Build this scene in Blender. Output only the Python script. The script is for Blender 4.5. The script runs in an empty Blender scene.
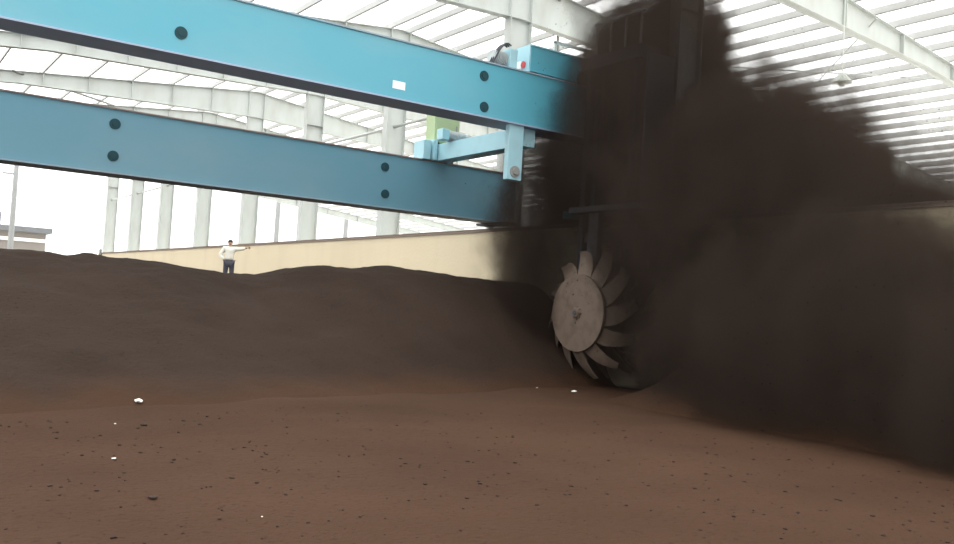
import bpy, bmesh, math, random
from mathutils import Vector, Matrix, noise
random.seed(7)
S = bpy.context.scene
COL = S.collection
PI = math.pi

# ------------------------------------------------------------------ camera
EYE = 1.5
FPX = 900.0
dX = Vector((1780-477, -(383-272), -FPX)).normalized()      # world +X (across the hall) in camera space
dY = Vector((-150-477, -(268-272), -FPX)).normalized()      # world +Y (along the hall) in camera space
dZ = dX.cross(dY).normalized()
dX = (dX - dX.dot(dY)*dY).normalized()
dZ = dX.cross(dY).normalized()
R_wc = Matrix((dX, dY, dZ))                                 # camera vector -> world vector
cam_d = bpy.data.cameras.new('camera'); cam = bpy.data.objects.new('camera', cam_d); COL.objects.link(cam)
cam_d.sensor_width = 36.0; cam_d.lens = FPX/954*36.0; cam_d.clip_end = 600
cam.matrix_world = Matrix.Translation((0, 0, EYE)) @ R_wc.to_4x4()
S.camera = cam

def ray(px, py):
    return R_wc @ Vector((px-477, -(py-272), -FPX))
def atY(px, py, Y):
    r = ray(px, py); t = Y/r.y
    return Vector((r.x*t, Y, EYE + r.z*t))

# ------------------------------------------------------------------ materials
def new_mat(name):
    m = bpy.data.materials.new(name); m.use_nodes = True
    nt = m.node_tree; b = nt.nodes['Principled BSDF']
    return m, nt, b
def paint(name, col, rough=0.5, metal=0.0, dirt=None, dirt_amt=0.35, scale=1.5, bump=0.0, bscale=20, stretch=(1, 1, 1), spec=0.4):
    m, nt, b = new_mat(name)
    N, L = nt.nodes, nt.links
    b.inputs['Roughness'].default_value = rough; b.inputs['Metallic'].default_value = metal
    b.inputs['Specular IOR Level'].default_value = spec
    tc = N.new('ShaderNodeTexCoord'); mp = N.new('ShaderNodeMapping'); mp.inputs['Scale'].default_value = stretch
    L.new(tc.outputs['Object'], mp.inputs['Vector'])
    nz = N.new('ShaderNodeTexNoise'); nz.inputs['Scale'].default_value = scale; nz.inputs['Detail'].default_value = 5
    L.new(mp.outputs[0], nz.inputs['Vector'])
    mr = N.new('ShaderNodeMapRange'); mr.inputs['From Min'].default_value = .45; mr.inputs['From Max'].default_value = .75
    mr.inputs['To Max'].default_value = dirt_amt
    L.new(nz.outputs['Fac'], mr.inputs['Value'])
    mx = N.new('ShaderNodeMix'); mx.data_type = 'RGBA'
    mx.inputs[6].default_value = (*col, 1); mx.inputs[7].default_value = (*(dirt or [c*.7 for c in col]), 1)
    L.new(mr.outputs[0], mx.inputs[0]); L.new(mx.outputs[2], b.inputs['Base Color'])
    if bump:
        n2 = N.new('ShaderNodeTexNoise'); n2.inputs['Scale'].default_value = bscale; n2.inputs['Detail'].default_value = 6
        L.new(tc.outputs['Object'], n2.inputs['Vector'])
        bp = N.new('ShaderNodeBump'); bp.inputs['Strength'].default_value = bump; bp.inputs['Distance'].default_value = .05
        L.new(n2.outputs['Fac'], bp.inputs['Height']); L.new(bp.outputs[0], b.inputs['Normal'])
    return m

def compost_mat(name, c1, c2, c3):
    m, nt, b = new_mat(name); N, L = nt.nodes, nt.links
    b.inputs['Roughness'].default_value = .95; b.inputs['Specular IOR Level'].default_value = .1
    tc = N.new('ShaderNodeTexCoord')
    n1 = N.new('ShaderNodeTexNoise'); n1.inputs['Scale'].default_value = .5; n1.inputs['Detail'].default_value = 4
    L.new(tc.outputs['Object'], n1.inputs['Vector'])
    r1 = N.new('ShaderNodeValToRGB'); r1.color_ramp.elements[0].position = .35; r1.color_ramp.elements[1].position = .7
    r1.color_ramp.elements[0].color = (*c1, 1); r1.color_ramp.elements[1].color = (*c2, 1)
    L.new(n1.outputs['Fac'], r1.inputs['Fac'])
    n2 = N.new('ShaderNodeTexNoise'); n2.inputs['Scale'].default_value = 22; n2.inputs['Detail'].default_value = 3
    L.new(tc.outputs['Object'], n2.inputs['Vector'])
    m2 = N.new('ShaderNodeMapRange'); m2.inputs['From Min'].default_value = .6; m2.inputs['From Max'].default_value = .72; m2.inputs['To Max'].default_value = .8
    L.new(n2.outputs['Fac'], m2.inputs['Value'])
    mx = N.new('ShaderNodeMix'); mx.data_type = 'RGBA'; mx.inputs[7].default_value = (*c3, 1)
    L.new(m2.outputs[0], mx.inputs[0]); L.new(r1.outputs[0], mx.inputs[6]); L.new(mx.outputs[2], b.inputs['Base Color'])
    n3 = N.new('ShaderNodeTexNoise'); n3.inputs['Scale'].default_value = 14; n3.inputs['Detail'].default_value = 8; n3.inputs['Roughness'].default_value = .65
    L.new(tc.outputs['Object'], n3.inputs['Vector'])
    bp = N.new('ShaderNodeBump'); bp.inputs['Strength'].default_value = .7; bp.inputs['Distance'].default_value = .05
    L.new(n3.outputs['Fac'], bp.inputs['Height']); L.new(bp.outputs[0], b.inputs['Normal'])
    return m

M = {}
M['compost'] = compost_mat('compost_soil', (.048, .0238, .0135), (.060, .0305, .0175), (.027, .0120, .0065))
M['compost_heap'] = compost_mat('compost_heap_soil', (.0300, .0190, .0138), (.0390, .0250, .0185), (.020, .0120, .0085))
# heap colour blends into the lighter ground colour towards the foot of the heap
nt = M['compost_heap'].node_tree; N, L = nt.nodes, nt.links; b = N['Principled BSDF']
src = b.inputs['Base Color'].links[0].from_socket
tc = N.new('ShaderNodeTexCoord'); sp_ = N.new('ShaderNodeSeparateXYZ'); L.new(tc.outputs['Object'], sp_.inputs[0])
nz = N.new('ShaderNodeTexNoise'); nz.inputs['Scale'].default_value = 1.2; nz.inputs['Detail'].default_value = 6; L.new(tc.outputs['Object'], nz.inputs['Vector'])
ad = N.new('ShaderNodeMath'); ad.operation = 'MULTIPLY_ADD'; L.new(nz.outputs['Fac'], ad.inputs[0]); ad.inputs[1].default_value = .45; L.new(sp_.outputs['Z'], ad.inputs[2])
mr = N.new('ShaderNodeMapRange'); mr.interpolation_type = 'SMOOTHSTEP'; mr.inputs['From Min'].default_value = .18; mr.inputs['From Max'].default_value = .62
L.new(ad.outputs[0], mr.inputs['Value'])
mx = N.new('ShaderNodeMix'); mx.data_type = 'RGBA'; mx.inputs[6].default_value = (.052, .0262, .0148, 1); L.new(mr.outputs[0], mx.inputs[0]); L.new(src, mx.inputs[7])
L.new(mx.outputs[2], b.inputs['Base Color'])
M['clod'] = paint('clod_soil', (.026, .012, .008), .95, dirt=(.045, .024, .016), scale=6)
M['crumb'] = paint('flying_soil', (.012, .010, .009), .95, scale=6, spec=.05)
M['blue'] = paint('blue_enamel', (.10, .37, .48), .38, dirt=(.22, .40, .46), dirt_amt=.5, scale=.35, stretch=(1, 1, 2.5))
M['blue_far'] = paint('blue_enamel_dull', (.135, .29, .37), .5, dirt=(.19, .31, .37), dirt_amt=.6, scale=.4, stretch=(1, 1, 2.5))  # duller, greyer blue for the farther girder and its nose
M['flange'] = paint('dusty_flange', (.26, .36, .44), .7, dirt=(.3, .26, .25), dirt_amt=.8, scale=1.5)
M['under'] = paint('underside_flange_paint', (.34, .40, .54), .55, dirt=(.34, .33, .38), scale=1.0)
M['rustdust'] = paint('brown_dust_coat', (.22, .17, .16), .9, dirt=(.15, .11, .10), scale=3)
M['paleblue'] = paint('pale_blue_enamel', (.36, .60, .68), .45, dirt=(.30, .42, .46), scale=3)
M['plug'] = paint('dark_teal_hole', (.008, .05, .065), .7)
M['sticker'] = paint('white_sticker', (.85, .87, .87), .5, dirt=(.75, .78, .78))
M['red'] = paint('red_mark', (.6, .06, .07), .5)
M['steel'] = paint('grey_painted_steel', (.55, .58, .56), .55, dirt=(.44, .44, .41), dirt_amt=.6, scale=2.0, stretch=(1, 1, .35))
M['steel_dark'] = paint('stained_steel_plate', (.27, .28, .27), .7, dirt=(.15, .13, .12), dirt_amt=.7, scale=4)
M['purlin'] = paint('galvanised_purlin', (.46, .46, .45), .5, dirt=(.38, .37, .36), scale=2)
M['cream'] = paint('cream_plaster', (.70, .60, .43), .9, dirt=(.60, .50, .36), dirt_amt=.45, scale=.9, stretch=(1, 1, .25), bump=.15, bscale=12)
M['rail'] = paint('dusty_rail', (.22, .17, .14), .7, dirt=(.14, .10, .08))
M['green'] = paint('pale_green_enamel', (.40, .50, .29), .55, dirt=(.32, .40, .24))
M['motor'] = paint('grey_cast_motor', (.42, .46, .47), .4, metal=.3, dirt=(.2, .22, .22), scale=8)
M['dark'] = paint('dark_machine_steel', (.05, .055, .065), .6, dirt=(.05, .04, .035), scale=3)
M['wheel'] = paint('dust_caked_steel', (.135, .098, .075), .7, dirt=(.08, .056, .042), dirt_amt=.8, scale=5)
M['white'] = paint('white_scrap', (.8, .78, .74), .8)
M['shirt'] = paint('white_cotton', (.80, .78, .70), .9, scale=8, dirt=(.7, .68, .62))
M['trouser'] = paint('dark_grey_cloth', (.07, .07, .09), .9, scale=8)
M['skin'] = paint('skin', (.45, .28, .2), .6)
M['hair'] = paint('black_hair', (.02, .018, .016), .7)
M['shoe'] = paint('black_shoe', (.02, .02, .02), .6)
M['pole'] = paint('weathered_pole', (.30, .31, .31), .8)
M['shed'] = paint('grey_shed_sheet', (.24, .22, .20), .8, dirt=(.20, .18, .17), stretch=(6, 6, .3), scale=1.5)
M['shed_roof'] = paint('shed_roof_grey', (.17, .18, .19), .7)
M['yard'] = paint('pale_concrete', (.6, .58, .54), .9, scale=.4)
M['lamp'] = paint('pale_lamp_enamel', (.62, .66, .60), .4)

m, nt, b = new_mat('translucent_roof_sheet'); N, L = nt.nodes, nt.links
N.remove(b)
tb = N.new('ShaderNodeBsdfTranslucent'); tb.inputs['Color'].default_value = (.93, .94, .93, 1)
tp = N.new('ShaderNodeBsdfTransparent'); tp.inputs['Color'].default_value = (.97, .985, .975, 1)
ms = N.new('ShaderNodeMixShader'); ms.inputs[0].default_value = .5
tc = N.new('ShaderNodeTexCoord'); nz = N.new('ShaderNodeTexNoise'); nz.inputs['Scale'].default_value = .6
L.new(tc.outputs['Object'], nz.inputs['Vector'])
mr = N.new('ShaderNodeMapRange'); mr.inputs['To Min'].default_value = .35; mr.inputs['To Max'].default_value = .65
L.new(nz.outputs['Fac'], mr.inputs['Value']); L.new(mr.outputs[0], ms.inputs[0])
L.new(tb.outputs[0], ms.inputs[1]); L.new(tp.outputs[0], ms.inputs[2])
L.new(ms.outputs[0], N['Material Output'].inputs['Surface'])
M['roof'] = m

# ------------------------------------------------------------------ helpers
def obj(name, bm, mat, parent=None, smooth=False, bevel=0.0):
    if bevel:
        bmesh.ops.bevel(bm, geom=[e for e in bm.edges if len(e.link_faces) == 2 and e.calc_face_angle(0) > .6], offset=bevel, segments=2, profile=.6, affect='EDGES')
    me = bpy.data.meshes.new(name); bm.to_mesh(me); bm.free()
    me.materials.append(mat)
    if smooth:
        for p in me.polygons: p.use_smooth = True
    o = bpy.data.objects.new(name, me); COL.objects.link(o)
    if parent: o.parent = parent
    return o
def tag(o, label, cat=None, group=None, kind=None):
    o['label'] = label
    if cat: o['category'] = cat
    if group: o['group'] = group
    if kind: o['kind'] = kind
    return o
def thing(name, loc, label, cat, group=None, rz=0):
    o = bpy.data.objects.new(name, None); o.empty_display_size = .2
    COL.objects.link(o); o.location = loc; o.rotation_euler = (0, 0, rz)
    return tag(o, label, cat, group)
def box(bm, x0, x1, y0, y1, z0, z1):
    r = bmesh.ops.create_cube(bm, size=1)
    for v in r['verts']:
        v.co = Vector(((x0+x1)/2 + v.co.x*(x1-x0), (y0+y1)/2 + v.co.y*(y1-y0), (z0+z1)/2 + v.co.z*(z1-z0)))
    return r['verts']
def B(*a):
    bm = bmesh.new(); box(bm, *a); return bm
def cyl(bm, p0, p1, r0, r1=None, seg=20):
    p0, p1 = Vector(p0), Vector(p1); d = p1-p0
    r = bmesh.ops.create_cone(bm, cap_ends=True, segments=seg, radius1=r0, radius2=r0 if r1 is None else r1, depth=d.length)
    q = d.to_track_quat('Z', 'Y').to_matrix().to_4x4()
    bmesh.ops.transform(bm, matrix=Matrix.Translation((p0+p1)/2) @ q, verts=r['verts'])
def C(p0, p1, r0, r1=None, seg=20):
    bm = bmesh.new(); cyl(bm, p0, p1, r0, r1, seg); return bm
def prism(bm, pts, ax, a, b):
    """polygon pts (2-D) extruded along axis ax from a to b"""
    def P(p, t):
        return {'x': Vector((t, p[0], p[1])), 'y': Vector((p[0], t, p[1])), 'z': Vector((p[0], p[1], t))}[ax]
    v0 = [bm.verts.new(P(p, a)) for p in pts]; v1 = [bm.verts.new(P(p, b)) for p in pts]
    bm.faces.new(v0); bm.faces.new(v1[::-1]); n = len(pts)
    for i in range(n): bm.faces.new((v0[i], v0[(i+1) % n], v1[(i+1) % n], v1[i])[::-1])
    bmesh.ops.recalc_face_normals(bm, faces=bm.faces[:])
def sub(root, o):                      # child given in world coordinates
    o.parent = root; o.matrix_parent_inverse = root.matrix_basis.inverted() if False else Matrix.Identity(4)
    o.location = o.location - root.location
    return o
def sst(t):
    t = max(0, min(1, t)); return t*t*(3-2*t)
def lerp_tab(tab, x):
    if x <= tab[0][0]: return tab[0][1]
    for (a, va), (b_, vb) in zip(tab, tab[1:]):
        if x <= b_:
            t = (x-a)/(b_-a); t = t*t*(3-2*t)*.5+t*.5
            return va+(vb-va)*t
    return tab[-1][1]

# ------------------------------------------------------------------ roof geometry
RIDGE = 14.22
def rafter_top(X):
    if X < RIDGE: return EYE+8.85-.10*(RIDGE-X)
    return EYE+8.85-.125*(X-RIDGE)
XL, XR = -14.0, 44.0
Y0, Y1 = -9.0, 66.5
def sheet(x0, x1, nm):
    bm = bmesh.new(); n = 2
    pit = .38; ny = int((Y1-Y0)/pit)
    prof = [(0, 0), (.22, 0), (.26, .04), (.34, .04)]
    cols = []
    for k in range(ny):
        for (dy, dz) in prof:
            y = Y0+k*pit+dy
            cols.append([bm.verts.new((x, y, rafter_top(x)+.21+dz)) for x in (x0, x1)])
    for a, b_ in zip(cols, cols[1:]): bm.faces.new((a[0], a[1], b_[1], b_[0]))
    return obj(nm, bm, M['roof'])
o = sheet(XL, RIDGE, 'ceiling'); tag(o, 'white translucent corrugated roof sheeting sloping down to the left of the ridge', kind='structure')
o = sheet(RIDGE, XR, 'ceiling'); tag(o, 'white translucent corrugated roof sheeting sloping down to the right of the ridge', kind='structure')

# purlins (C sections along the hall)
def purlin(x, first=[None]):
    if first[0] is None:
        bm = bmesh.new()
        box(bm, -.028, .028, Y0+.1, Y1-.1, .17, .19); box(bm, -.028, -.014, Y0+.1, Y1-.1, .0, .17); box(bm, -.028, .028, Y0+.1, Y1-.1, -.0, .015)
        o = obj('roof_purlin', bm, M['purlin']); first[0] = o
    else:
        o = first[0].copy(); COL.objects.link(o)
    o.location = (x, 0, rafter_top(x)+.005)
    if x < RIDGE: tag(o, 'thin grey purlin under the white roof sheets on the near slope of the roof', 'roof purlin', 'purlins of the near roof slope')
    else: tag(o, 'thin grey purlin under the white roof sheets on the far slope beyond the column row', 'roof purlin', 'purlins of the far roof slope')
x = RIDGE-.35
while x > 0: purlin(x); x -= 1.65
x = RIDGE+.35
while x < XR-.2: purlin(x); x += .92

# ------------------------------------------------------------------ columns and rafters
PITCH = 6.27
def col_y(px, py=240):
    r = ray(px, py); return RIDGE*r.y/r.x
YS = [13.2] + [col_y(q) for q in (506, 387, 306, 247, 201, 163.5, 134, 109)]
which = ['nearest, wrapped in the dust cloud', 'second nearest, rising behind the blue box on the upper girder', 'third from the right, green cabinet to its right',
         'fourth from the right, with a pipe strut starting at it', 'fifth from the right, just right of the worker', 'fourth from the left',
         'third from the left', 'second from the left', 'leftmost, beside the far end of the cream wall']
short = ['nearest the camera', 'behind the blue drive box', 'third from the right', 'fourth from the right', 'right of the worker', 'fourth from the left', 'third from the left', 'second from the left', 'leftmost in the row']
def depth(dx):
    dx = abs(dx)
    return 1.15-(1.15-.48)*min(1, dx/9.4)
for i, Y in enumerate(YS):
    x0, x1 = RIDGE-.35, RIDGE+.35
    top = rafter_top(RIDGE)-.02
    c = thing('steel_column', (RIDGE, Y, 0), 'grey H-section steel column behind the cream wall, ' + which[i], 'column', 'row of steel columns along the cream wall')
    bm = bmesh.new(); zt = top-1.1
    box(bm, -.35, -.335, -.15, .15, 0, zt); box(bm, .335, .35, -.15, .15, 0, zt); box(bm, -.335, .335, -.008, .008, 0, zt)
    obj('column_shaft', bm, M['steel'], c)
    obj('base_plate', B(-.42, .42, -.22, .22, -.02, .03), M['steel_dark'], c)
    for z in (8.0,):
        bm = bmesh.new(); box(bm, -.333, .333, -.14, .14, z, z+.016)
        tag(obj('stiffener', bm, M['steel_dark'], c), 'dark horizontal stiffener plate')
    # rafter
    r = thing('roof_rafter', (RIDGE, Y, top-1.15), 'pale tapered steel roof rafter on the column ' + short[i], 'roof rafter', 'tapered rafters carrying the roof')
    xs = [XL-RIDGE+.5, -9.4, 0, 9.4, XR-RIDGE-.5]
    tp_ = [(x, rafter_top(RIDGE+x)-(top-1.15)) for x in xs]; bt_ = [(x, z-depth(x)) for x, z in tp_]
    bm = bmesh.new(); prism(bm, bt_+tp_[::-1], 'y', -.008, .008); obj('web', bm, M['steel'], r)
    for nm, ln, s in (('top_flange', tp_, -1), ('bottom_flange', bt_, 1)):
        bm = bmesh.new(); prism(bm, ln+[(x, z+s*.02) for x, z in ln[::-1]], 'y', -.13, .13); obj(nm, bm, M['steel'], r)
    k = -7
    for x in [-.35-1.65*q for q in range(8)]+[.35+2.6*q for q in range(8)]:
        zt_ = rafter_top(RIDGE+x)-(top-1.15)-.02; bm = bmesh.new()
        box(bm, x-.008, x+.008, -.125, -.008, zt_-depth(x)+.04, zt_)
        box(bm, x-.008, x+.008, .008, .125, zt_-depth(x)+.04, zt_)
        tag(obj('stiffener', bm, M['steel'], r), 'thin upright stiffener plate')

# pipe struts between columns
for i in range(1, 8):
    bm = C((RIDGE, YS[i]+.01, 7.15), (RIDGE, YS[i+1]-.01, 7.15), .05, seg=12)
    t = obj('pipe_strut', bm, M['steel'], smooth=True)
    tag(t, 'pale pipe strut running between two neighbouring grey columns above the lower girder', 'pipe strut', 'pipe struts between the columns')

# ------------------------------------------------------------------ cream wall with rail
WX0, WX1, WT = 13.55, 13.82, EYE+1.92
w = obj('wall_right', B(WX0, WX1, -8, 64, 0, WT), M['cream']); tag(w, 'long cream plastered dividing wall carrying the turner rail', kind='structure')
w = obj('trim_1', B(WX0-.04, WX1+.02, -8, 64, WT, WT+.035), M['rail']); tag(w, 'dusty brown capping strip on top of the cream wall', kind='structure')
bm = bmesh.new(); box(bm, 13.63, 13.75, -8, 64, WT+.035, WT+.05); box(bm, 13.68, 13.70, -8, 64, WT+.05, WT+.09); box(bm, 13.665, 13.715, -8, 64, WT+.09, WT+.11)
tag(obj('crane_rail', bm, M['rail']), 'brown steel rail running along the top of the cream wall', 'rail')

# ------------------------------------------------------------------ ground
def fbm(x, y, s, o=4):
    return noise.fractal(Vector((x*s, y*s, 3.1)), 1.0, 2.0, o)
def grid(nm, xs, ys, f, mat):
    bm = bmesh.new(); rows = [[bm.verts.new((x, y, f(x, y))) for x in xs] for y in ys]
    for a, b_ in zip(rows, rows[1:]):
        for i in range(len(xs)-1): bm.faces.new((a[i], a[i+1], b_[i+1], b_[i]))
    return obj(nm, bm, mat, smooth=True)
def rng(a, b_, n): return [a+(b_-a)*i/n for i in range(n+1)]
def floor_z(x, y): return .02*fbm(x, y, .9, 3)+.03*fbm(x, y, .25, 2)-.03
fl = grid('floor', rng(-14, 13.6, 184), rng(-8, 20, 186), floor_z, M['compost'])
tag(fl, 'brown compost-covered ground of the composting bay', kind='structure')
yard = obj('floor', B(-150, 150, -60, 260, -.35, -.12), M['yard']); tag(yard, 'pale concrete yard outside the open end of the hall', kind='structure')

crest_px = [(-60, 27), (0, 27), (45, 27), (62, 24), (85, 27), (110, 26), (135, 26), (165, 22), (200, 18), (228, 16), (255, 18), (300, 26), (330, 30), (360, 30), (400, 32), (440, 29), (480, 25), (510, 24), (600, 20)]
YC = 17.3
crest = []
for px, hp in crest_px:
    hy = 276.7+.0578*px
    p = atY(px, hy-hp, YC); crest.append((p.x, p.z))
def heap_z(x, y):
    foot = 10.7+(x-1.34)*.25 + .25*fbm(x, 7, .5, 2)
    hc = lerp_tab(crest, x)
    back = 1.6+.12*fbm(x, y, .25, 3)
    if y < YC:
        t = (y-foot)/(YC-foot); z = -.15+(hc+.15)*sst(t)**.85 if t > 0 else -.15
    else:
        z = hc+(back-hc)*sst((y-YC)/3.0)
    n = .05*fbm(x, y, 1.1, 5)
    if 11.7 < y < 20: n += .02*fbm(x, y, 5, 3)
    return z+n*sst((y-foot+.3)/1.5)
ys = rng(9.5, 20, 120)+rng(20.4, 64, 90)
hp_ = grid('compost_heap', rng(-14, 13.52, 190), ys, heap_z, M['compost_heap'])
tag(hp_, 'long dark brown compost heap filling the bay in front of the cream wall', 'compost heap')
# turned windrow behind the wheel
def row_z(x, y):
    a = sst((x-10.3)/2.7)*sst((13.9-x)/.5+1)
    e = sst((y+2)/2)*sst((12.6-y)/3.0)
    return -.12+1.75*a*e+.07*fbm(x, y, 1.2, 5)*a
rw = grid('compost_windrow', rng(9.7, 13.54, 46), rng(-2, 12.8, 130), row_z, M['compost_heap'])
tag(rw, 'freshly turned dark compost row lying under the dust behind the wheel', 'compost heap')

# clods scattered on the ground
def rock(bm, c, r, flat=.55, sub_=1):
    q = bmesh.ops.create_icosphere(bm, subdivisions=sub_, radius=1)
    sx, sy, a = random.uniform(.7, 1.4), random.uniform(.7, 1.3), random.uniform(0, PI)
    for v in q['verts']:
        k = 1+random.uniform(-.28, .28); p = v.co*k
        p = Vector((p.x*sx*r, p.y*sy*r, p.z*r*flat))
        v.co = Vector((c[0]+p.x*math.cos(a)-p.y*math.sin(a), c[1]+p.x*math.sin(a)+p.y*math.cos(a), c[2]+p.z))
bm = bmesh.new()
for i in range(1400):
    d = 3.6+9.5*random.random()**.8; px = random.uniform(-20, 980)
    v = ray(px, 400); a = math.atan2(v.x, v.y)
    x, y = d*math.sin(a), d*math.cos(a)
    if x > 9.6 or y > 10.6+(x-1.34)*.25: continue
    r = random.choice((.003, .004, .004, .006, .007, .009, .013))*(1 if d < 7 else 1.4)
    rock(bm, (x, y, floor_z(x, y)+r*.25), r)
tag(obj('soil_crumbs', bm, M['clod']), 'small dark clods and crumbs scattered over the brown ground', 'soil crumbs', kind='stuff')

def at_floor(px, py):
    v = ray(px, py).normalized(); t = 2.5
    while t < 60:
        p = v*t; g = floor_z(p.x, p.y)
        if p.y > 9.5: g = max(g, heap_z(p.x, p.y))
        if EYE+p.z <= g: return Vector((p.x, p.y, g))
        t += .02
    return v*10
scraps = [(139, 402, .075, 'largest white scrap lying on the foot of the heap at left'),
          (114, 459, .018, 'small white speck on the brown ground at lower left'),
          (115, 424, .014, 'tiny pale speck on the ground just below the largest white scrap'),
          (574, 392, .055, 'white scrap on the ground below the turning wheel'),
          (537, 388, .022, 'tiny white speck on the ground left of the wheel bottom'),
          (262, 517, .008, 'tiny pale speck on the ground near the bottom edge')]
for px, py, r, lab in scraps:
    p = at_floor(px, py); bm = bmesh.new(); rock(bm, (0, 0, r*.22), r, .35)
    o = obj('white_scrap', bm, M['white']); o.location = p; tag(o, lab, 'scrap')
for px, py, r, lab in [(153, 499, .03, 'largest brown clod on the ground at lower left'), (762, 431, .035, 'brown clod on the ground at right, clear of the dust'),
                       (113, 539, .02, 'dark clod at the bottom left of the ground'), (144, 426, .032, 'dark clod on the ground below the white scrap')]:
    p = at_floor(px, py); bm = bmesh.new(); rock(bm, (0, 0, r*.3), r, .5, 2)
    o = obj('soil_clod', bm, M['clod']); o.location = p; tag(o, lab, 'clod')

# ------------------------------------------------------------------ turner bridge
NY0, NY1 = 14.9, 15.55; NB, NT = EYE+3.80, EYE+4.95
FY0, FY1 = 18.5, 19.1; FB, FT = EYE+2.14, EYE+3.43
BX0 = -13.0
bridge = thing('turner_bridge', (0, 16.5, WT+.17), 'long blue double-girder travelling bridge spanning the compost bay', 'bridge')
def W(o): return sub(bridge, o)
def girder(y0, y1, zb, zt, x1, mat, lab, under, topmat):
    bm = B(BX0, x1, y0, y1, zb+.03, zt-.03)
    g = W(obj('girder', bm, mat)); tag(g, lab)
    e = .035
    def kid(nm, bm_, mt, l=None):
        o = obj(nm, bm_, mt); o.parent = g; o.location = -bridge.location+Vector((0, 0, 0)); o.location = (0, 0, 0)
        if l: tag(o, l)
        return o
    kid('bottom_flange', B(BX0, x1, y0-e, y1+e, zb, zb+.03), under, 'dark grey-blue bottom flange')
    kid('top_flange', B(BX0, x1, y0-e, y1+e, zt-.03, zt), topmat, 'dusty brown top flange')
    return g, kid
g1, kid1 = girder(NY0, NY1, NB, NT, 13.95, M['blue'], 'bright blue upper box girder, nearer the camera', M['under'], M['flange'])
g2, kid2 = girder(FY0, FY1, FB, FT, 13.72, M['blue_far'], 'duller blue lower box girder, farther away', M['flange'], M['rustdust'])
def plug(kid, y, px, py):
    p = atY(px, py, y)
    bm = bmesh.new(); cyl(bm, (p.x, y-.018, p.z), (p.x, y+.01, p.z), .105, seg=24); cyl(bm, (p.x, y-.03, p.z), (p.x, y-.016, p.z), .06, seg=6)
    kid('hole_plug', bm, M['plug'], 'dark round plug')
for px, py in ((181, 33), (484, 76), (484, 107), (181, -8)): plug(kid1, NY0, px, py)
for px, py in ((115, 124), (113, 156), (385, 167), (385, 194)): plug(kid2, FY0, px, py)
a, c_ = atY(393, 79, NY0), atY(405, 89, NY0)
kid1('label_plate', B(a.x, c_.x, NY0-.006, NY0+.002, a.z-.17, a.z-.02), M['sticker'], 'small blank white rectangular plate')
# rounded nose of the far girder and wheel truck on the rail
bm = bmesh.new()
for z in (FB+.22, FB+1.07): cyl(bm, (13.72, FY0+.003, z), (13.72, FY1-.003, z), .2, seg=24)
box(bm, 13.7, 13.92, FY0+.003, FY1-.003, FB+.22, FB+1.07)
W(obj('girder_nose', bm, M['blue_far']))
bm = B(13.35, 13.75, FY0-.28, FY1+.28, WT+.16, FB+.002)
W(tag(obj('wheel_truck', bm, M['dark'], bevel=.01), 'dark wheel truck riding on the rail'))
for y in (FY0-.12, FY1+.12):
    W(obj('rail_wheel', C((13.62, y, WT+.23), (13.76, y, WT+.23), .12), M['motor'], smooth=False))
# end bracket of upper girder down to the rail
bm = bmesh.new(); box(bm, 13.5, 13.9, NY0+.05, NY1-.05, WT+.35, NB+.002); box(bm, 13.4, 13.78, NY0-.4, NY1+.4, WT+.2, WT+.36)
W(tag(obj('end_leg', bm, M['blue'], bevel=.01), 'blue end leg under the upper girder'))
# cross arm between the girders
axl = atY(440, 150, FY0).x
ax0, ax1 = 11.42, 11.8
bm = B(ax0, ax1, NY0+.2, FY0+.45, FT-.002, FT+.40)
arm = W(tag(obj('cross_arm', bm, M['paleblue'], bevel=.008), 'pale blue box-section arm linking the two girders'))
W(tag(obj('arm_support', B(ax0-.02, ax1+.02, FY0+.02, FY0+.5, FT+.0, FT+.03), M['blue']), 'blue support plate'))
# arm end plates
p = atY(429, 150, FY0-.1); p.x = ax0-.24
W(obj('clamp_block', B(p.x-.16, p.x+.04, FY0-.12, FY0+.35, FT, FT+.46), M['paleblue'], bevel=.01))
W(obj('clamp_plate', B(p.x+.10, p.x+.20, FY0-.16, FY0+.35, FT, FT+.50), M['paleblue'], bevel=.01))
# hanging post
q0 = atY(509.5, 133, NY0+.05); q1 = atY(521, 181, NY0+.05)
bm = B(q0.x, q1.x, NY0+.05, NY0+.19, q1.z, NB+.01)
W(tag(obj('hanging_post', bm, M['paleblue'], bevel=.008), 'pale blue post hanging under the upper girder'))
zc = q1.z+.17; xc = (q0.x+q1.x)/2
bm = bmesh.new(); cyl(bm, (xc, NY0+.02, zc), (xc, NY0+.06, zc), .12, seg=24); cyl(bm, (xc, NY0-.02, zc), (xc, NY0+.02, zc), .07, seg=24)
W(tag(obj('bearing_cap', bm, M['steel_dark']), 'round grey bearing cap'))

# ------------------------------------------------------------------ things standing on the bridge
p0 = atY(427, 136, 18.6)
gx0 = p0.x+.22
cab = thing('control_cabinet', (gx0, 18.62, FT+.50), 'pale green electrical cabinet standing above the lower blue girder', 'cabinet')
obj('cabinet_body', B(0, .72, 0, .42, 0, .75), M['green'], cab, bevel=.01)
obj('cabinet_door', B(.03, .69, -.02, .001, .03, .72), M['green'], cab, bevel=.004)
obj('door_handle', B(.6, .63, -.045, -.018, .33, .45), M['steel_dark'], cab)
tag(obj('cabinet_stand', B(0, .72, .05, .4, -.07, .0), M['dark'], cab), 'dark base under the cabinet')
tag(obj('cabinet_stand', B(0, .10, .08, .4, -.5, -.069), M['dark'], cab), 'dark foot on the girder')
tag(obj('cabinet_stand', B(.52, .66, .1, .4, -.5, -.069), M['dark'], cab), 'dark foot on the girder')
mx_ = atY(443, 139, 18.35).x
mot = thing('drive_motor', (mx_, 18.2, FT+.40), 'small silver grey motor lying on the cross arm below the green cabinet', 'motor')
mot.location = (11.66, 17.85, FT+.40)
bm = bmesh.new(); cyl(bm, (-.35, 0, .12), (.25, 0, .12), .12, seg=24)
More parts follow.
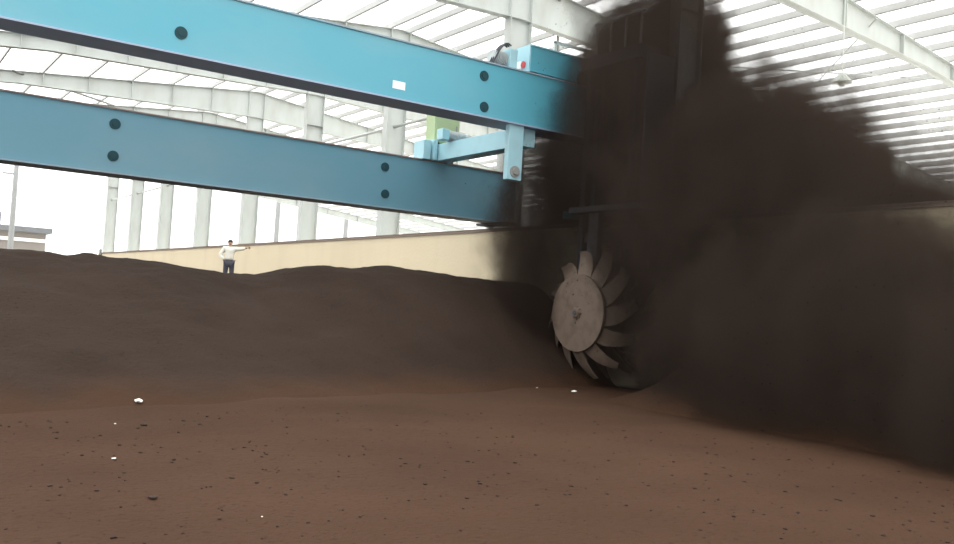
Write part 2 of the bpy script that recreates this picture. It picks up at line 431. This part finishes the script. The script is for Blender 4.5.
for k in range(9): cyl(bm, (-.3+.05*k, 0, .12), (-.285+.05*k, 0, .12), .135, seg=24)
obj('motor_body', bm, M['motor'], mot)
obj('fan_cover', C((.25, 0, .12), (.38, 0, .12), .13, .11), M['motor'], mot)
obj('motor_shaft', C((.38, 0, .12), (.5, 0, .12), .035), M['steel_dark'], mot)
obj('mounting_foot', B(.02, .3, -.12, .12, 0, .05), M['dark'], mot)
obj('gearbox', B(-.55, -.35, -.13, .13, -.0, .26), M['paleblue'], mot, bevel=.02)

# drive cabinet on the upper girder
b0 = atY(530, 73, NY0+.08)
bx = thing('drive_box', (b0.x, NY0+.08, NT), 'bright blue drive box on top of the upper girder beside the dust cloud', 'drive box')
obj('box_body', B(0, 1.45, 0, .5, .06, .60), M['blue'], bx, bevel=.012)
obj('end_panel', B(-.03, .0, .01, .49, .04, .62), M['paleblue'], bx)
obj('box_lid', B(-.02, 1.48, -.02, .52, .60, .63), M['paleblue'], bx)
obj('box_foot', B(.1, .3, .05, .45, 0, .061), M['dark'], bx); obj('box_foot', B(1.1, 1.3, .05, .45, 0, .061), M['dark'], bx)
bm = bmesh.new(); cyl(bm, (-.05, .2, .22), (-.03, .2, .22), .075, seg=20)
tag(obj('warning_mark', bm, M['red'], bx), 'round red mark on the pale end panel')
bm = bmesh.new(); box(bm, -.045, -.028, .28, .42, .12, .32)
tag(obj('label_plate', bm, M['sticker'], bx), 'white label plate')
g = thing('gear_unit', (b0.x-.58, NY0+.12, NT), 'pale blue gear unit with grey motor left of the blue drive box', 'gear unit')
obj('housing', B(.06, .26, 0, .4, 0, .45), M['paleblue'], g, bevel=.02)
bm = bmesh.new(); cyl(bm, (-.28, .2, .22), (.06, .2, .22), .15, seg=22)
for k in range(7): cyl(bm, (-.26+.045*k, .2, .22), (-.245+.045*k, .2, .22), .17, seg=22)
obj('motor_body', bm, M['motor'], g)
obj('mounting_foot', B(-.25, .02, .08, .32, 0, .08), M['steel_dark'], g)
bm = bmesh.new()
for off in (0, .07, .14):
    pts_ = [(-.35+.45*t/6, .03+off, .04+.5*math.sin(PI*.62*t/6)) for t in range(7)]
    for a, b_ in zip(pts_, pts_[1:]): cyl(bm, a, b_, .018, seg=8)
obj('cable_loop', bm, M['dark'], g)
# stub railing behind the drive box
r0 = atY(545, 37, NY1+.3)
rl = thing('service_railing', (r0.x, NY1-.08, NT), 'thin pale service railing behind the blue drive box', 'railing')
for x in (0, .9, 1.8):
    obj('railing_post', B(x-.03, x+.03, -.03, .03, 0, 1.0), M['steel'], rl)
obj('top_rail', B(-.03, 1.83, -.03, .03, .97, 1.03), M['steel'], rl)
obj('mid_rail', B(-.03, 1.83, -.02, .02, .5, .54), M['steel'], rl)

# ------------------------------------------------------------------ trolley (inside the dust)
TX0, TX1 = 11.9, 13.3
tr = thing('turner_trolley', (12.6, 15.2, NT), 'dark machine trolley hanging over the upper girder inside the dust cloud', 'trolley')
def T(nm, bm, mat, lab=None):
    o = obj(nm, bm, mat); sub(tr, o)
    if lab: tag(o, lab)
    return o
T('chassis', B(12.9, 13.5, 13.2, 16.2, NT+.32, NT+.6), M['dark'])
for x in (12.95, 13.36):
    for y in (13.3, 14.7):
        T('frame_post', B(x, x+.14, y, y+.14, 2.4, NT+.32), M['dark'])
T('frame_post', B(12.95, 13.09, 15.7, 15.84, NT-.1, NT+.32), M['dark'])
T('carriage_wheel', C((12.95, 14.95, NT+.17), (12.95, 15.2, NT+.17), .17), M['dark']); T('carriage_wheel', C((12.95, 15.3, NT+.17), (12.95, 15.5, NT+.17), .17), M['dark'])
T('hood', B(12.6, 13.5, 12.7, 14.8, 3.6, 3.72), M['dark'])
T('side_panel', B(12.7, 13.45, 12.75, 12.8, 3.7, NT+.3), M['dark'])
T('lower_beam', B(13.0, 13.14, 12.65, 14.84, 3.0, 3.2), M['dark'])
T('wheel_arm', B(12.74, 12.86, 14.0, 14.3, 1.5, 3.6), M['dark'])
for k in range(4): T('rail_bar', B(13.0, 13.04, 13.3+.45*k, 13.34+.45*k, NT+.6, NT+1.3), M['steel'])
T('hand_rail', B(12.98, 13.06, 13.25, 14.75, NT+1.3, NT+1.35), M['steel'])

# ------------------------------------------------------------------ turning wheel
hub = atY(578, 313, 14.1)
WR = 66*ray(578, 313).length/FPX*(hub-Vector((0, 0, EYE))).length/ray(578, 313).length if False else 1.36
wh = thing('turning_wheel', (hub.x, hub.y, hub.z), 'large grey steel turning wheel with curved claw blades half buried in flying compost', 'turning wheel')
obj('shaft', C((-.11, 0, 0), (1.12, 0, 0), .05), M['dark'], wh)
bm = bmesh.new(); cyl(bm, (-.03, 0, 0), (.03, 0, 0), .80, seg=48)
obj('disc', bm, M['wheel'], wh)
bm = bmesh.new(); cyl(bm, (-.09, 0, 0), (-.03, 0, 0), .09, .12, seg=24)
for k in range(8):
    a = k*PI/4; cyl(bm, (-.06, .12*math.cos(a), .12*math.sin(a)), (-.03, .12*math.cos(a), .12*math.sin(a)), .02, seg=6)
obj('hub_cap', bm, M['wheel'], wh)
def blade(a0, x0=0.0, cant=.34):
    """curved claw: root at r=.6, tip at r=WR, sweeping and canted to +X"""
    bm = bmesh.new(); n = 9; th = .03; rows = []
    for i in range(n+1):
        t = i/n; r = .58+(WR-.58)*t
        sweep = -.16*t-.16*t*t
        w_ = (.165+.03*math.sin(PI*min(1, t*1.15)))*(1-.35*t**3)
        w_ = max(w_, .085)
        x = x0+.02+cant*t**1.3
        row = []
        for s in (-1, 1):
            for d in (-th/2, th/2):
                a = a0+sweep+s*w_/r
                row.append(bm.verts.new((x+d+s*.05*t, r*math.cos(a), r*math.sin(a))))
        rows.append(row)
    for A, B_ in zip(rows, rows[1:]):
        for i, j in ((0, 1), (1, 3), (3, 2), (2, 0)): bm.faces.new((A[i], A[j], B_[j], B_[i]))
    bm.faces.new([rows[0][i] for i in (0, 2, 3, 1)]); bm.faces.new([rows[-1][i] for i in (0, 1, 3, 2)])
    bmesh.ops.recalc_face_normals(bm, faces=bm.faces[:])
    return bm
NBL = 12
for k in range(NBL):
    obj('blade', blade(2*PI*k/NBL+.12), M['wheel'], wh)
# second disc of the rotor
bm = bmesh.new(); cyl(bm, (.62, 0, 0), (.67, 0, 0), .72, seg=40)
obj('disc', bm, M['wheel'], wh)
for k in range(NBL):
    obj('blade', blade(2*PI*(k+.5)/NBL, .64, .25), M['wheel'], wh)

# ------------------------------------------------------------------ pendant lamp and brace rods under the far slope
pl = atY(842, 77, 11.5); zr = rafter_top(pl.x)
lp = thing('pendant_lamp', (pl.x, pl.y, pl.z), 'small pale pendant lamp hanging under the roof at upper right', 'lamp')
obj('lamp_shade', C((0, 0, -.12), (0, 0, .08), .22, .06, 24), M['lamp'], lp, smooth=False)
obj('lamp_cord', C((0, 0, .08), (0, 0, zr-pl.z+.1), .012, seg=8), M['lamp'], lp)
obj('lamp_bulb', C((0, 0, -.2), (0, 0, -.12), .06, .08), M['lamp'], lp)
ra, rb = atY(872, 98, 12.8), atY(925, 148, 18.9)
def strut(nm, a, b_, r, mat, lab, cat, group=None):
    o = obj(nm, C(a, b_, r, seg=10), mat, smooth=True); return tag(o, lab, cat, group)
for s, (xa, xb) in enumerate(((20.6, 25.6), (25.6, 20.6))):
    strut('brace_rod', (xa, 12.8, rafter_top(xa)-.3), (xb, 18.95, rafter_top(xb)-.3), .02, M['steel'],
          'thin diagonal roof brace rod at upper right, leaning ' + ('away' if s == 0 else 'toward the camera'), 'brace rod')
for s, (ya, yb, xa, xb) in enumerate(((18.99, 25.26, 15.4, 20.6), (37.8, 44.07, 4.5, 9.5))):
    strut('brace_rod', (xa, ya, rafter_top(xa)-.1), (xb, yb, rafter_top(xb)-.1), .05, M['steel_dark'],
          ['dark diagonal brace under the roof behind the drive box', 'dark diagonal brace between the farther rafters at left'][s], 'brace rod')

# ------------------------------------------------------------------ outside
sb = atY(-30, 250, 85)
sh = thing('shed', (sb.x, 85, -.12), 'small grey shed outside the open end of the hall at far left', 'shed')
e0, e1 = atY(-30, 250, 85), atY(45, 250, 85); tz = atY(20, 229, 85).z
obj('shed_wall', B(0, e1.x-e0.x, 0, 5, 0, tz-.1), M['shed'], sh)
obj('shed_roof', B(-.5, e1.x-e0.x+.4, -.5, 5.4, tz-.1, tz+.35), M['shed_roof'], sh)
obj('shutter', B(e1.x-e0.x-4.9, e1.x-e0.x-.6, -.06, .0, .2, tz-1.1), M['shed'], sh)
tag(obj('trim_strip', B(0, e1.x-e0.x, -.1, -.001, tz-.9, tz-.6), M['white'], sh), 'pale strip under the roof')
obj('vent_pipe', C((e1.x-e0.x-3.5, 1, tz+.3), (e1.x-e0.x-3.5, 1, tz+1.5), .06), M['shed_roof'], sh)
pp = atY(10, 250, 74)
po = thing('utility_pole', (pp.x, 74, -.12), 'tall pale utility pole outside at far left in front of the shed', 'pole')
obj('pole_shaft', C((0, 0, 0), (0, 0, 13), .22, .15), M['pole'], po, smooth=True)
zl = atY(8, 174, 74).z+.12
obj('pole_arm', B(-.9, .0, -.05, .05, zl, zl+.12), M['pole'], po)
for px, zt_, lab in ((276, 9, 'thin pale pole outside seen between the two columns right of the worker'), (345, 9, 'thin pale pole outside seen between the third and fourth columns from the right')):
    p = atY(px, 240, 70)
    o = obj('light_pole', C((0, 0, 0), (0, 0, 11), .2), M['pole'], smooth=True); o.location = (p.x, 70, -.12); tag(o, lab, 'pole')
f0, f1 = atY(50, 250, 80), atY(112, 252, 80)
fn = thing('wire_fence', (f0.x, 80, -.12), 'thin faint wire fence outside between the shed and the wall end', 'fence')
ln = f1.x-f0.x; fh = atY(80, 236, 80).z+.12
for k in range(5): obj('fence_post', C((ln*k/4, 0, 0), (ln*k/4, 0, fh), .035, seg=8), M['steel'], fn)
for z in (fh-.05, fh*.75): obj('fence_rail', B(0, ln, -.015, .015, z, z+.03), M['steel'], fn)
pb = atY(100, 258, 63); ptp = atY(100, 249, 63)
o = obj('bollard', C((0, 0, 0), (0, 0, ptp.z-heap_z(pb.x, 63)+.05), .09), M['steel_dark']); o.location = (pb.x, 63, heap_z(pb.x, 63)-.05)
tag(o, 'short dark post at the far end of the cream wall', 'post')

# ------------------------------------------------------------------ worker
PX, PY = 11.72, 33.3
pz = heap_z(PX, PY)
foot_z = EYE+.10
pr = thing('person', (PX, PY, pz), 'person in white shirt and dark trousers standing on the heap, one arm stretched out', 'person')
face = math.atan2(-PX, -PY)                                    # looks towards the camera
def skin(name, verts, edges, radii, mat, root=0, lv=2):
    me = bpy.data.meshes.new(name); me.from_pydata([Vector(v) for v in verts], edges, []); me.materials.append(mat)
    o = bpy.data.objects.new(name, me); COL.objects.link(o)
    sm = o.modifiers.new('skin', 'SKIN'); sm.use_smooth_shade = True
    for i, r in enumerate(radii):
        rr = r if isinstance(r, tuple) else (r, r)
        me.skin_vertices[0].data[i].radius = rr; me.skin_vertices[0].data[i].use_root = (i == root)
    ss = o.modifiers.new('sub', 'SUBSURF'); ss.levels = lv; ss.render_levels = lv
    o.parent = pr; return o
# local frame: +x = image right, -y = towards camera, z up
V = [(0, 0, .95), (0, .01, 1.12), (0, 0, 1.32), (0, .01, 1.46), (0, 0, 1.53), (0, -.01, 1.60), (0, -.01, 1.69),
     (.19, .01, 1.42), (.38, 0, 1.43), (.57, -.02, 1.48), (.64, -.03, 1.50),
     (-.19, .01, 1.42), (-.34, .03, 1.17), (-.19, -.06, .98), (-.16, -.09, .96),
     (.10, 0, .88), (.115, -.02, .50), (.12, .02, .09), (.13, -.14, .04),
     (-.10, 0, .88), (-.115, -.02, .50), (-.12, .02, .09), (-.14, -.14, .04)]
E = [(0, 1), (1, 2), (2, 3), (3, 4), (4, 5), (5, 6), (3, 7), (7, 8), (8, 9), (9, 10), (3, 11), (11, 12), (12, 13), (13, 14), (0, 15), (15, 16), (16, 17), (17, 18), (0, 19), (19, 20), (20, 21), (21, 22)]
Rr = [.09, .08, .09, .06, .05, .085, .075, .06, .045, .032, .035, .06, .045, .032, .035, .09, .06, .042, .04, .09, .06, .042, .04]
skin('body', V, E, Rr, M['skin'])
skin('shirt', V[:4]+V[7:10]+V[11:14], [(0, 1), (1, 2), (2, 3), (3, 4), (4, 5), (5, 6), (3, 7), (7, 8), (8, 9)],
     [.20, .18, .19, .12, .10, .08, .06, .10, .08, .06], M['shirt'])
skin('trousers', [V[0], V[15], V[16], (.12, .02, .12), V[19], V[20], (-.12, .02, .12)], [(0, 1), (1, 2), (2, 3), (0, 4), (4, 5), (5, 6)],
     [.17, .125, .09, .075, .125, .09, .075], M['trouser'])
for s in (1, -1):
    bm = bmesh.new(); q = bmesh.ops.create_uvsphere(bm, u_segments=16, v_segments=8, radius=1)
    for v in q['verts']: v.co = Vector((s*.13+v.co.x*.055, -.06+v.co.y*.14, .05+max(v.co.z, -.7)*.06))
    obj('shoe', bm, M['shoe'], pr, smooth=True)
bm = bmesh.new(); q = bmesh.ops.create_uvsphere(bm, u_segments=20, v_segments=12, radius=1)
for v in q['verts']:
    p = v.co; cut = -.15 if p.y > -.1 else .35
    v.co = Vector((p.x*.095, .005+p.y*.108, 1.665+max(p.z, cut)*.105))
obj('hair', bm, M['hair'], pr, smooth=True)
def sph(nm, c, r, mat, lab=None):
    bm = bmesh.new(); q = bmesh.ops.create_uvsphere(bm, u_segments=10, v_segments=8, radius=1)
    for v in q['verts']: v.co = Vector((c[0]+v.co.x*r[0], c[1]+v.co.y*r[1], c[2]+v.co.z*r[2]))
    return obj(nm, bm, mat, pr, smooth=True)
sph('nose', (0, -.105, 1.625), (.016, .022, .024), M['skin'])
for s in (1, -1):
    sph('eye', (s*.033, -.088, 1.65), (.013, .01, .008), M['hair']); sph('ear', (s*.088, .0, 1.635), (.014, .024, .032), M['skin'])
sph('mouth', (0, -.092, 1.583), (.025, .008, .006), M['red'])
def hand(bx_, by_, bz_, dx, dz):
    for k in range(4):
        off = (k-1.5)*.02
        ln_ = (.065, .075, .07, .055)[k]
        yield ((bx_+off*dz, by_-.01, bz_+off*abs(dx)), (bx_+off*dz+dx*ln_, by_-.02, bz_+off*abs(dx)-dz*ln_), (bx_+off*dz+dx*ln_*1.35, by_-.04, bz_+off*abs(dx)-dz*ln_*1.4))
    yield ((bx_-dx*.04, by_, bz_+.02), (bx_-dx*.01, by_-.045, bz_+.05), (bx_+dx*.02, by_-.06, bz_+.065))
for args in ((.66, -.03, 1.50, 1, 0), (-.15, -.1, .95, .5, .5)):
    for a, b_, c2 in hand(*args): skin('finger', [a, b_, c2], [(0, 1), (1, 2)], [.011, .010, .008], M['skin'], lv=1)
pr.rotation_euler = (0, 0, -math.atan2(PX, PY))

# ------------------------------------------------------------------ dust cloud (volume) and flying soil
blobs = [((14.2, 16.4, 2.8), (2.4, 2.6, 4.8)),
         ((14.3, 13.8, 5.2), (2.9, 2.2, 3.7)),
         ((13.0, 12.9, 7.6), (1.95, 1.7, 3.4)),
         ((14.9, 14.2, 2.2), (2.3, 2.8, 3.2)),
         ((13.2, 15.6, 2.8), (1.85, 1.35, 3.5)),
         ((13.9, 11.0, 3.2), (3.0, 3.4, 3.6)),
         ((14.2, 8.6, 2.2), (2.9, 2.6, 2.9)),
         ((14.3, 11.2, 1.0), (2.7, 3.4, 2.6)),
         ((13.0, 7.8, 1.1), (3.3, 4.2, 2.5)),
         ((12.9, 4.0, .9), (3.8, 3.6, 2.3)),
         ((13.7, 13.9, .6), (1.2, 1.8, 1.7))]
dom = (8.6, 17.5, -1.0, 17.6, .0, 9.3)
bm = bmesh.new(); box(bm, *dom)
m = bpy.data.materials.new('dust_volume'); m.use_nodes = True; nt = m.node_tree; N, L = nt.nodes, nt.links
N.remove(N['Principled BSDF'])
geo = N.new('ShaderNodeNewGeometry'); pos = geo.outputs['Position']
def math_(op, a, b_=None, c_=None, clamp=False):
    n = N.new('ShaderNodeMath'); n.operation = op; n.use_clamp = clamp
    for i, v in enumerate((a, b_, c_)):
        if v is None: continue
        if isinstance(v, (int, float)): n.inputs[i].default_value = v
        else: L.new(v, n.inputs[i])
    return n.outputs[0]
acc = None
for c, r in blobs:
    s = N.new('ShaderNodeVectorMath'); s.operation = 'SUBTRACT'; L.new(pos, s.inputs[0]); s.inputs[1].default_value = c
    d = N.new('ShaderNodeVectorMath'); d.operation = 'DIVIDE'; L.new(s.outputs[0], d.inputs[0]); d.inputs[1].default_value = r
    ln = N.new('ShaderNodeVectorMath'); ln.operation = 'LENGTH'; L.new(d.outputs[0], ln.inputs[0])
    e = math_('SUBTRACT', 1.0, ln.outputs['Value'])
    acc = e if acc is None else math_('SMOOTH_MAX', acc, e, .12)
nz = N.new('ShaderNodeTexNoise'); nz.inputs['Scale'].default_value = 1.0; nz.inputs['Detail'].default_value = 5; nz.inputs['Roughness'].default_value = .62
mp = N.new('ShaderNodeMapping'); mp.inputs['Scale'].default_value = (1.0, 1.0, .75); L.new(pos, mp.inputs['Vector']); L.new(mp.outputs[0], nz.inputs['Vector'])
nn = math_('MULTIPLY', math_('SUBTRACT', nz.outputs['Fac'], .5), .75)
f = math_('ADD', acc, nn)
mr = N.new('ShaderNodeMapRange'); mr.interpolation_type = 'SMOOTHSTEP'
mr.inputs['From Min'].default_value = .0; mr.inputs['From Max'].default_value = .36
mr.inputs['To Min'].default_value = 0; mr.inputs['To Max'].default_value = 5.0
L.new(f, mr.inputs['Value'])
pv = N.new('ShaderNodeVolumePrincipled')
pv.inputs['Color'].default_value = (.052, .038, .031, 1); pv.inputs['Anisotropy'].default_value = .2
L.new(mr.outputs[0], pv.inputs['Density'])
L.new(pv.outputs[0], N['Material Output'].inputs['Volume'])
dust = obj('dust_cloud', bm, m)
tag(dust, 'huge dark cloud of compost dust thrown up around the turning wheel', 'dust cloud', kind='stuff')
S.cycles.volume_step_rate = 3.0
S.cycles.volume_max_steps = 128
S.cycles.volume_bounces = 1

def field(p):
    v = max(1-Vector(((p.x-c[0])/r[0], (p.y-c[1])/r[1], (p.z-c[2])/r[2])).length for c, r in blobs)
    return v+.28*noise.fractal(p*.8, 1.0, 2.0, 3)
vs, fcs = [], []; cnt = 0; tries = 0
while cnt < 9000 and tries < 300000:
    tries += 1
    p = Vector((random.uniform(9.3, 16), random.uniform(0, 17), random.uniform(.1, 9)))
    v = field(p)
    if v < -.10 or v > .25 or random.random() > (.2 if v < .0 else 1): continue
    r = random.choice((.003, .004, .005, .007, .010, .014))
    n0 = len(vs)
    for d in ((1, 0, -.4), (-.5, .9, -.4), (-.5, -.8, -.4), (0, .1, 1)):
        dv = Vector(d); dv.rotate(Matrix.Rotation(random.random()*.8, 3, 'X')); vs.append(p+dv*r*random.uniform(.7, 1.3))
    fcs += [(n0, n0+2, n0+1), (n0, n0+1, n0+3), (n0+1, n0+2, n0+3), (n0+2, n0, n0+3)]; cnt += 1
me = bpy.data.meshes.new('tmp'); me.from_pydata(vs, [], fcs); bm = bmesh.new(); bm.from_mesh(me)
fs = obj('flying_soil', bm, M['crumb'])
tag(fs, 'dark crumbs of compost flying through the air around the wheel', 'flying soil', kind='stuff')

# ------------------------------------------------------------------ light
w = bpy.data.worlds.new('sky'); S.world = w; w.use_nodes = True
bg = w.node_tree.nodes['Background']; bg.inputs['Color'].default_value = (1.0, .995, .98, 1); bg.inputs['Strength'].default_value = 1.3
sd = bpy.data.lights.new('sun', 'SUN'); sd.energy = 2.6; sd.angle = R_ = math.radians(25)
so = bpy.data.objects.new('sun', sd); COL.objects.link(so); so.rotation_euler = (math.radians(-40), math.radians(8), 0)
S.view_settings.view_transform = 'Standard'; S.view_settings.look = 'None'; S.view_settings.exposure = .9; S.view_settings.gamma = 1
S.view_settings.use_curve_mapping = False
